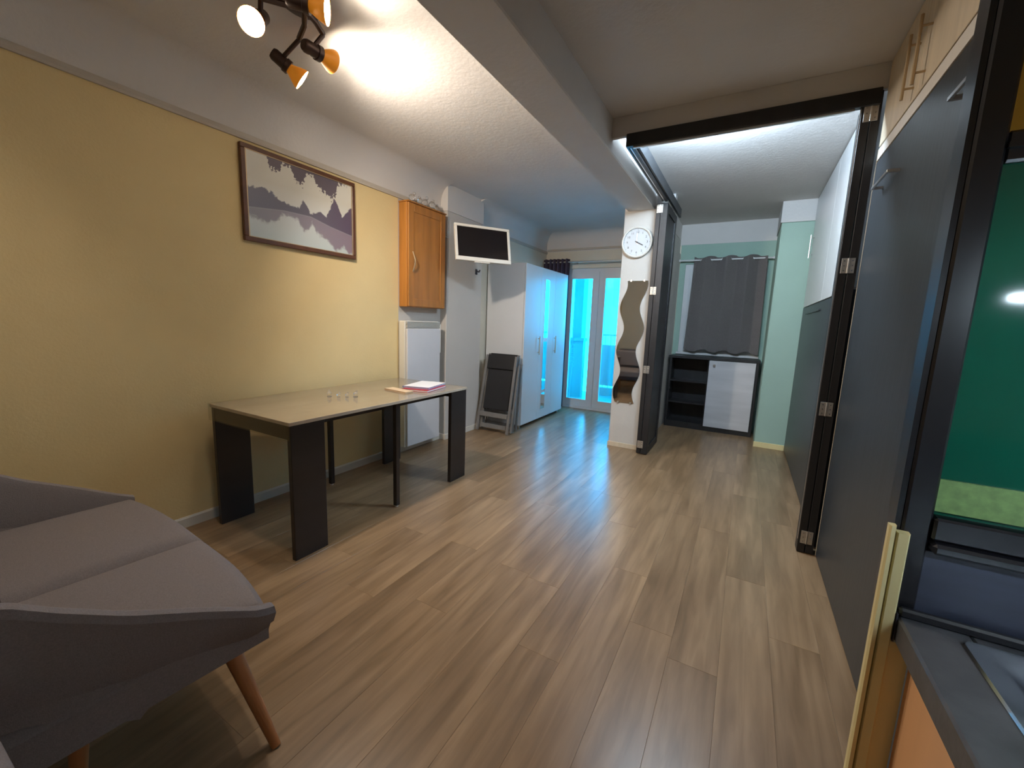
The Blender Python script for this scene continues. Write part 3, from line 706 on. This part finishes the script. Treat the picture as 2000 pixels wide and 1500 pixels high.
for k in range(5):
    ornament((-2.735 + .015 * (k % 2), 2.95 + .085 * k, CZ1 + .0125), (2.0, 1.7, 2.1, 2.0, 1.6)[k], ('leftmost', 'second from left', 'middle', 'second from right', 'rightmost')[k] + ' glass ornament of five standing on the oak wall cabinet', 'glass ornaments on the wall cabinet')
t = thing('radiator', 'tall white electric panel heater on the wall below the oak cabinet', 'radiator', (-2.76, 3.1, .06))
RY0, RY1, RZ0, RZ1, RXF = 2.850, 3.330, .065, 1.265, -2.700
obj('body', box(XL + .012, RXF - .028, RY0, RY1, RZ0, RZ1, .008, 2), 'white_plastic', t)
obj('front_panel', box(RXF - .026, RXF, RY0 + .006, RY1 - .008, RZ0 + .01, 1.195, .006, 2), 'radiator_white', t)
for k in range(6): obj('grille_slat', box(RXF - .030, RXF - .004, RY0 + .008, RY1 - .01, 1.202 + k * .0105, 1.2075 + k * .0105), 'white_plastic', t)
obj('control_box', box(RXF - .026, RXF - .006, RY1 - .008, RY1 + .012, .95, 1.24, .004), 'white_plastic', t)
# TV on a wall arm
tv = thing('television', 'small white framed television on a wall arm beside the oak cabinet', 'television', (0, 0, 0))
tc_ = (Vector((-2.342, 3.530, 2.190)) + Vector((-2.302, 3.457, 1.855))) / 2
xd = Vector((.588, .809, 0)); ud = Vector((-2.342, 3.530, 2.190)) - Vector((-2.302, 3.457, 1.855)); ud = (ud - xd * ud.dot(xd)).normalized(); nd = xd.cross(ud).normalized()
if nd.y > 0: nd = -nd
MT = Matrix(((xd.x, ud.x, nd.x, tc_.x), (xd.y, ud.y, nd.y, tc_.y), (xd.z, ud.z, nd.z, tc_.z), (0, 0, 0, 1)))
def tvp(nm, bm, m, par=tv, sm=False):
    bmesh.ops.transform(bm, matrix=MT, verts=bm.verts); return obj(nm, bm, m, par, sm)
tw, th = .285, .178
tv.location = tc_; tv['_o'] = list(tc_)
bz = bmesh.new()
for b in ((-tw, tw, th - .026, th, -.018, .012), (-tw, tw, -th, -th + .040, -.018, .012), (-tw, -tw + .027, -th + .04, th - .026, -.018, .012), (tw - .027, tw, -th + .04, th - .026, -.018, .012)): bx(bz, *b, .005, 2)
tvp('bezel', bz, 'white_plastic'); tvp('screen', box(-tw + .025, tw - .025, -th + .038, th - .024, -.004, .005), 'screen')
tvp('back_shell', box(-tw + .03, tw - .03, -th + .03, th - .03, -.055, -.018, .012, 2), 'white_plastic')
tvp('control_bar', box(-.10, .06, -th - .010, -th, -.014, .006, .003), 'white_plastic')
arm = tv
bk = tc_ - nd * .056
ab = bmesh.new(); bx(ab, -2.735, -2.722, 3.76, 3.84, 1.93, 2.09, .002); obj('wall_plate', ab, 'ink', arm)
ab = bmesh.new(); cyl(ab, (-2.72, 3.80, 2.01), (-2.56, 3.72, 2.01), .012, n=10); cyl(ab, (-2.56, 3.72, 2.01), tuple(bk), .012, n=10); obj('wall_arm', ab, 'ink', arm, True)
hk = thing('cable_hook', 'small black hook on the pier just below the television', 'hook', (-2.735, 3.98, 1.83))
hb = bmesh.new(); bx(hb, -2.735, -2.725, 3.965, 4.0, 1.80, 1.86, .002); obj('plate', hb, 'ink', hk)
hb = bmesh.new(); cyl(hb, (-2.726, 3.98, 1.84), (-2.690, 3.98, 1.825), .007, n=8); cyl(hb, (-2.690, 3.98, 1.825), (-2.680, 3.98, 1.85), .007, n=8); obj('peg', hb, 'ink', hk, True)

# ================================================================ CEILING SPOT LAMP
lp = thing('ceiling_spotlight', 'brown ceiling lamp with amber spot bulbs left of the beam', 'lamp', (-1.80, 1.28, ZC))
obj('ceiling_plate', lathe([(0, 0), (.105, 0), (.105, -.012), (.085, -.026), (0, -.028)], 32, Matrix.Translation((-1.80, 1.28, ZC))), 'lamp_brown', lp, True)
obj('cross_bar', tube([(-1.97, 1.37, 2.565), (-1.87, 1.33, 2.572), (-1.80, 1.28, 2.585), (-1.74, 1.24, 2.572), (-1.66, 1.17, 2.565)], .012, 8), 'lamp_brown', lp, True)
obj('cross_bar', tube([(-1.88, 1.14, 2.565), (-1.83, 1.22, 2.572), (-1.80, 1.28, 2.585), (-1.81, 1.34, 2.572), (-1.84, 1.40, 2.565)], .012, 8), 'lamp_brown', lp, True)
def spot(pivot, pos, d, power, cone, blend=.6):
    """pivot: joint on the bar; pos: neck of the bulb; d: direction the bulb points"""
    d = Vector(d).normalized(); pos = Vector(pos)
    A = Matrix.Translation(pos) @ d.to_track_quat('Z', 'Y').to_matrix().to_4x4()
    h = obj('lamp_holder', lathe([(0, -.085), (.022, -.085), (.028, -.074), (.028, -.024), (.033, -.022), (.033, 0), (0, 0)], 20, A), 'lamp_brown', lp, True)
    obj('joint', cyl(bmesh.new(), pivot, tuple(pos - d * .045), .010, n=10), 'lamp_brown', h, True)
    bu = obj('bulb', lathe([(.022, 0), (.027, .012), (.040, .036), (.049, .056), (.050, .066)], 24, A), 'amber', lp, True); bu['label'] = 'amber reflector bulb'
    obj('bulb_lens', lathe([(0, .070), (.025, .069), (.049, .064), (.046, .060), (0, .060)], 24, A), 'bulb', bu, True)
    ld = bpy.data.lights.new('spot_beam', 'SPOT'); ld.energy = power; ld.color = (1.0, .87, .74); ld.spot_size = rad(cone); ld.spot_blend = blend; ld.shadow_soft_size = .045
    lo = bpy.data.objects.new('spot_beam', ld); C.objects.link(lo)
    lo.parent = lp; lo.location = pos + d * .080 - Vector((-1.80, 1.28, ZC)); lo.rotation_euler = (-d).to_track_quat('Z', 'Y').to_euler()
spot((-1.88, 1.14, 2.56), (-1.905, 1.135, 2.49), (.46, -.63, -.62), SPOT_W * 1.05, 172, .65)
spot((-1.84, 1.40, 2.56), (-1.862, 1.40, 2.485), (.02, .97, .02), SPOT_W * .20, 165)
spot((-1.97, 1.37, 2.56), (-2.075, 1.385, 2.47), (.39, .74, -.54), SPOT_W * 2.7, 160, .78)
spot((-1.66, 1.17, 2.56), (-1.645, 1.195, 2.50), (.65, .55, -.10), SPOT_W * .25, 160)

# ================================================================ LOVESEAT
SC = (-1.765, .338, 0.0); SR = rad(-4.4)
sf = thing('loveseat', 'grey fabric two-seat sofa with sloping arms and wooden legs beside the yellow wall', 'sofa', SC, SR); sf['_o'] = [0, 0, 0]
HW = .640
def rim_z(y):      # height of the rim along the arm, local y from the front tip back
    pts = [(.345, .452), (.30, .470), (.17, .545), (.03, .620), (-.07, .688), (-.14, .742), (-.30, .79), (-.40, .80)]
    for (a, za), (b, zb) in zip(pts, pts[1:]):
        if a >= y >= b: return za + (zb - za) * (a - y) / (a - b)
    return pts[0][1] if y > pts[0][0] else pts[-1][1]
def plan(sv):
    """open U-shaped rim path, sv 0..1: near tip, arm, rounded back corner, back, other arm"""
    pts = []
    yb, rc = -.34, .17
    pts += [(HW - .012, .345), (HW, .30)] + [(HW, .30 - (.30 - (yb + rc)) * k / 8) for k in range(1, 9)]
    for k in range(1, 8): a = PI / 2 * k / 8; pts.append((HW - rc + rc * math.cos(a), yb + rc - rc * math.sin(a)))
    pts += [((HW - rc) * (1 - k / 5), yb) for k in range(0, 5)]
    pts += [(0, yb)] + [(-x_, y_) for x_, y_ in reversed(pts)]
    L = [0]
    for p_, q_ in zip(pts, pts[1:]): L.append(L[-1] + math.dist(p_, q_))
    s = sv * L[-1]
    for i in range(len(pts) - 1):
        if s <= L[i + 1] + 1e-9:
            f = (s - L[i]) / (L[i + 1] - L[i]); return (pts[i][0] + f * (pts[i + 1][0] - pts[i][0]), pts[i][1] + f * (pts[i + 1][1] - pts[i][1]))
    return pts[-1]
NS = 90
def shell_pt(s, k):
    """cross-section k: 0..n from outer bottom, up the outside, over the rim, down the inside"""
    x_, y_ = plan(s); z = rim_z(y_)
    bx_ = max(-HW + .145, min(HW - .145, x_ * .80)); by_ = max(-.22, min(.29, y_ * .88))
    ix_ = x_ * .925; iy_ = y_ + (.075 if y_ < -.1 else .0)
    if y_ > -.2: iy_ = y_ * .985
    sec = [(bx_, by_, .262), (bx_ * .42 + x_ * .58, by_ * .42 + y_ * .58, .262 + (z - .262) * .36), (bx_ * .15 + x_ * .85, by_ * .15 + y_ * .85, .262 + (z - .262) * .66), (x_ * .985, y_ * .99, z - .055), (x_, y_, z - .025), (x_ * .992, y_ * .995, z - .006), (x_ * .97, y_ * .99 + .0, z), (x_ * .945, iy_ * .6 + y_ * .4, z - .006), (ix_ * 1.008, iy_, z - .030), (ix_, iy_ + (.02 if y_ < -.1 else 0), max(.30, z - .30) if z > .6 else .34)]
    return sec[k]
bm = bmesh.new()
G = [[bm.verts.new(shell_pt(i / NS, k)) for k in range(10)] for i in range(NS + 1)]
for i in range(NS):
    for k in range(9): bm.faces.new((G[i][k], G[i + 1][k], G[i + 1][k + 1], G[i][k + 1]))
bm.faces.new(G[0]); bm.faces.new(G[-1][::-1])
sh = obj('shell', bm, 'fabric_grey', sf, True, off=False)
obj('base', prism([(-.49, .30), (.49, .30), (.49, -.20), (.40, -.27), (-.40, -.27), (-.49, -.20)], 'z', .258, .33), 'fabric_dark', sf, off=False)
def cushion(x0, x1, y0, y1, z0, z1, tip=0.0):
    def f(u, v):
        x_ = x0 + (x1 - x0) * u; y_ = y0 + (y1 - y0) * v
        e = min(u, 1 - u, v, 1 - v); r = min(1, e / .10); 
        return (x_, y_, z1 - .035 * (1 - math.sqrt(max(0, 1 - (1 - r) ** 2))) + .012 * math.sin(PI * u) * math.sin(PI * v))
    bm = grid(f, 24, 24)
    ring = [v for v in bm.verts if v.is_boundary]
    ext = bmesh.ops.extrude_edge_only(bm, edges=[e for e in bm.edges if e.is_boundary])
    for v in ext['geom']:
        if isinstance(v, bmesh.types.BMVert): v.co.z = z0
    return bm
def trim_front(bm):
    # round the outer front corners of the cushion to the tips of the arms
    for v in bm.verts:
        ax = abs(v.co.x)
        if ax > .18 and v.co.y > -.2:
            lim = .385 - .050 * ((ax - .18) / .42) ** 2
            k = (v.co.y + .2) / .585
            v.co.y -= (.385 - lim) * max(0, k) ** 2
    return bm
obj('seat_cushion', trim_front(cushion(.022, HW - .042, -.20, .385, .335, .455)), 'fabric_grey', sf, True, off=False)
obj('seat_cushion', trim_front(cushion(-HW + .042, .018, -.20, .385, .335, .455)), 'fabric_grey', sf, True, off=False)
def tleg(top, botm):
    return cyl(bmesh.new(), botm, top, .013, .024, 16)
obj('leg', tleg((.50, .275, .275), (.634, .322, 0)), 'leg_wood', sf, True, off=False)
obj('leg', tleg((-.50, .275, .275), (-.632, .318, 0)), 'leg_wood', sf, True, off=False)
obj('leg', tleg((.40, -.035, .275), (.385, -.05, 0)), 'leg_wood', sf, True, off=False)
obj('leg', tleg((-.40, -.035, .275), (-.385, -.05, 0)), 'leg_wood', sf, True, off=False)
# grey pouf at the very corner of the picture
pf = thing('pouf', 'grey fabric pouf cut off at the lower left corner', 'pouf', (-.85, -.13, 0))
obj('cushion', box(-1.085, -.62, -.38, .112, .14, .600, .03, 3), 'fabric_grey', pf, True)
for xx in (-1.04, -.665):
    for yy in (-.335, .065): obj('leg', cyl(bmesh.new(), (xx, yy, 0), (xx, yy, .145), .013, .02, 12), 'leg_wood', pf, True)
# sofa at the rear wall, seen in the wavy mirror
sr = thing('rear_sofa', 'dark grey sofa by the rear wall seen only in the wavy mirror', 'sofa', (-1.95, -1.4, 0))
obj('backrest', box(-2.75, -1.2, -1.86, -1.66, .12, .72, .04, 3), 'fabric_dark', sr, True)
obj('seat', box(-2.75, -1.2, -1.655, -1.05, .12, .42, .04, 3), 'fabric_dark', sr, True)
for xx in (-2.7, -1.25):
    for yy in (-1.8, -1.12): obj('leg', cyl(bmesh.new(), (xx, yy, 0), (xx, yy, .125), .015, .022, 12), 'leg_wood', sr, True)

# ================================================================ KITCHEN AT THE RIGHT EDGE
KY = .745
t = thing('glazed_partition', 'black framed glazed panel with a yellow and a green pane above the worktop', 'partition', (.55, KY + .03, .9))
obj('stile', box(.216, .246, KY, KY + .05, .90, ZC - .004, .003), 'black_frame', t)
obj('stile', box(.93, .96, KY, KY + .05, .90, ZC - .004, .003), 'black_frame', t)
obj('sill', boxes((.246, .93, KY - .006, KY + .05, 1.018, 1.050, .003), (.246, .93, KY - .016, KY + .04, 1.002, 1.017, .004)), 'black_frame', t)
obj('transom', boxes((.246, .93, KY + .004, KY + .05, 1.500, 1.536, .003), (.246, .93, KY - .003, KY + .004, 1.515, 1.521)), 'black_frame', t)
obj('green_pane', box(.246, .93, KY + .012, KY + .020, 1.05, 1.50), 'pane_green', t)['label'] = 'dark green glass pane'
obj('yellow_pane', box(.246, .93, KY + .012, KY + .020, 1.536, ZC - .004), 'pane_yellow', t)['label'] = 'amber yellow pane'
obj('reflection_strip', box(.246, .93, KY + .007, KY + .0115, 1.056, 1.101), 'reflection_olive', t)['label'] = 'light green worktop reflection painted as a strip on the pane'  # reflection of the worktop in the glass, put in as a coloured strip
obj('edge_profile', box(.209, .2155, KY + .004, KY + .04, .90, ZC - .004), 'black_frame', t)
obj('splashback', box(.228, .93, KY + .002, KY + .03, .902, 1.000, .001), 'splash', t)
t = thing('worktop', 'dark mottled kitchen worktop with an inset steel sink', 'worktop', (.6, .1, .86))
# worktop with a hole for the sink
SX0, SX1, SY0, SY1 = .300, .76, .12, .700
obj('slab', boxes((.226, SX0, -.9, KY - .002, .862, .900, .003), (SX1, .95, -.9, KY - .002, .862, .900, .003), (SX0, SX1, SY1, KY - .002, .862, .900, .002), (SX0, SX1, -.9, SY0, .862, .900, .002)), 'counter', t)
obj('seal_strip', box(.226, .95, KY - .014, KY - .003, .9005, .914, .003), 'black_frame', t)
sk = thing('sink', 'stainless steel sink set into the dark worktop', 'sink', (.53, .4, .72))
def rrect(x0, x1, y0, y1, r, n=6):
    out = []
    for cx_, cy_, a0 in ((x1 - r, y1 - r, 0), (x0 + r, y1 - r, PI / 2), (x0 + r, y0 + r, PI), (x1 - r, y0 + r, 1.5 * PI)):
        for k in range(n + 1): a = a0 + PI / 2 * k / n; out.append((cx_ + r * math.cos(a), cy_ + r * math.sin(a)))
    return out
bm = bmesh.new(); rings = []
for ins, z, r in ((-.018, .9005, .012), (-.016, .9035, .012), (.006, .9035, .02), (.014, .901, .04), (.022, .890, .05), (.035, .76, .06), (.055, .742, .07), (.16, .738, .03)):
    rings.append([bm.verts.new((px, py, z)) for px, py in rrect(SX0 + ins, SX1 - ins, SY0 + ins, SY1 - ins, r)])
for A, B in zip(rings, rings[1:]):
    for j in range(len(A)): bm.faces.new((A[j], A[(j + 1) % len(A)], B[(j + 1) % len(A)], B[j]))
bm.faces.new(rings[-1])
obj('bowl', bm, 'steel', sk, True)
obj('drain', lathe([(0, 0), (.035, 0), (.038, .003), (.03, .005), (0, .003)], 24, Matrix.Translation((.53, .40, .7385))), 'steel', sk, True)
t = thing('base_cabinet', 'peach coloured kitchen base cabinet under the worktop', 'cabinet', (.6, .1, 0))
obj('carcass', boxes((.266, .95, -.9, -.88, .10, .861), (.266, .95, KY - .026, KY - .006, .10, .861), (.266, .95, -.88, KY - .026, .10, .12), (.93, .95, -.88, KY - .026, .12, .861)), 'peach_door', t)
obj('plinth', box(.30, .95, -.9, KY - .006, 0, .10), 'black_wood', t)
for a, b in ((.30, KY - .008), (-.15, .297), (-.60, -.153)):
    d = obj('door', box(.247, .265, a, b, .105, .845, .002), 'peach_door', t)
    hb = bmesh.new(); cyl(hb, (.226, b - .105, .715), (.226, b - .105, .58), .005, n=10); cyl(hb, (.226, b - .105, .695), (.247, b - .105, .695), .004, n=8); cyl(hb, (.226, b - .105, .60), (.247, b - .105, .60), .004, n=8)
    obj('handle', hb, 'leg_wood', d, True)
t = thing('edge_board', 'pale cream grooved board standing at the end of the worktop', 'board', (.22, .77, 0))
obj('face_strip', prism([(.2005, .736), (.2025, .732), (.2070, .732), (.2085, .737), (.2085, .744), (.2005, .744)], 'z', 0, 1.030), 'cream_board', t)
obj('face_strip', prism([(.2088, .738), (.2105, .731), (.2205, .729), (.2235, .735), (.2235, .744), (.2088, .744)], 'z', 0, 1.022), 'cream_board', t)
obj('side_face', box(.2237, .2460, .7375, .7440, 0, .858), 'cream_board', t)
obj('end_cap', box(.2238, .2256, .731, .744, .862, .905), 'ink', t)
# unseen wall cupboard, added outside the frame to carry the tube light reflected in the green pane
t = thing('added_cupboard', 'unseen pale wooden kitchen cupboard added above the sink to hold the tube light', 'cupboard', (.8, -.1, 1.45))
obj('carcass', box(.62, .998, -.9, .45, 1.45, 2.2, .003), 'pale_wood', t)
for a, b in ((-.9, -.452), (-.448, -.002), (.002, .45)): obj('door', box(.60, .619, a + .001, b - .001, 1.452, 2.198, .002), 'pale_wood', t)
t = thing('kitchen_tube', 'cool white tube light under the kitchen cupboard', 'lamp', (.7, .30, 1.40))
obj('housing', box(.44, .99, .29, .33, 1.378, 1.400, .003), 'white_plastic', t)
obj('strip', cyl(bmesh.new(), (.447, .30, 1.372), (.97, .30, 1.372), .005, n=12), 'tube_kitchen', t, True)
obj('bracket', box(.65, .68, .295, .325, 1.400, 1.45), 'white_plastic', t)

for o in bpy.data.objects:
    if '_o' in o: del o['_o']
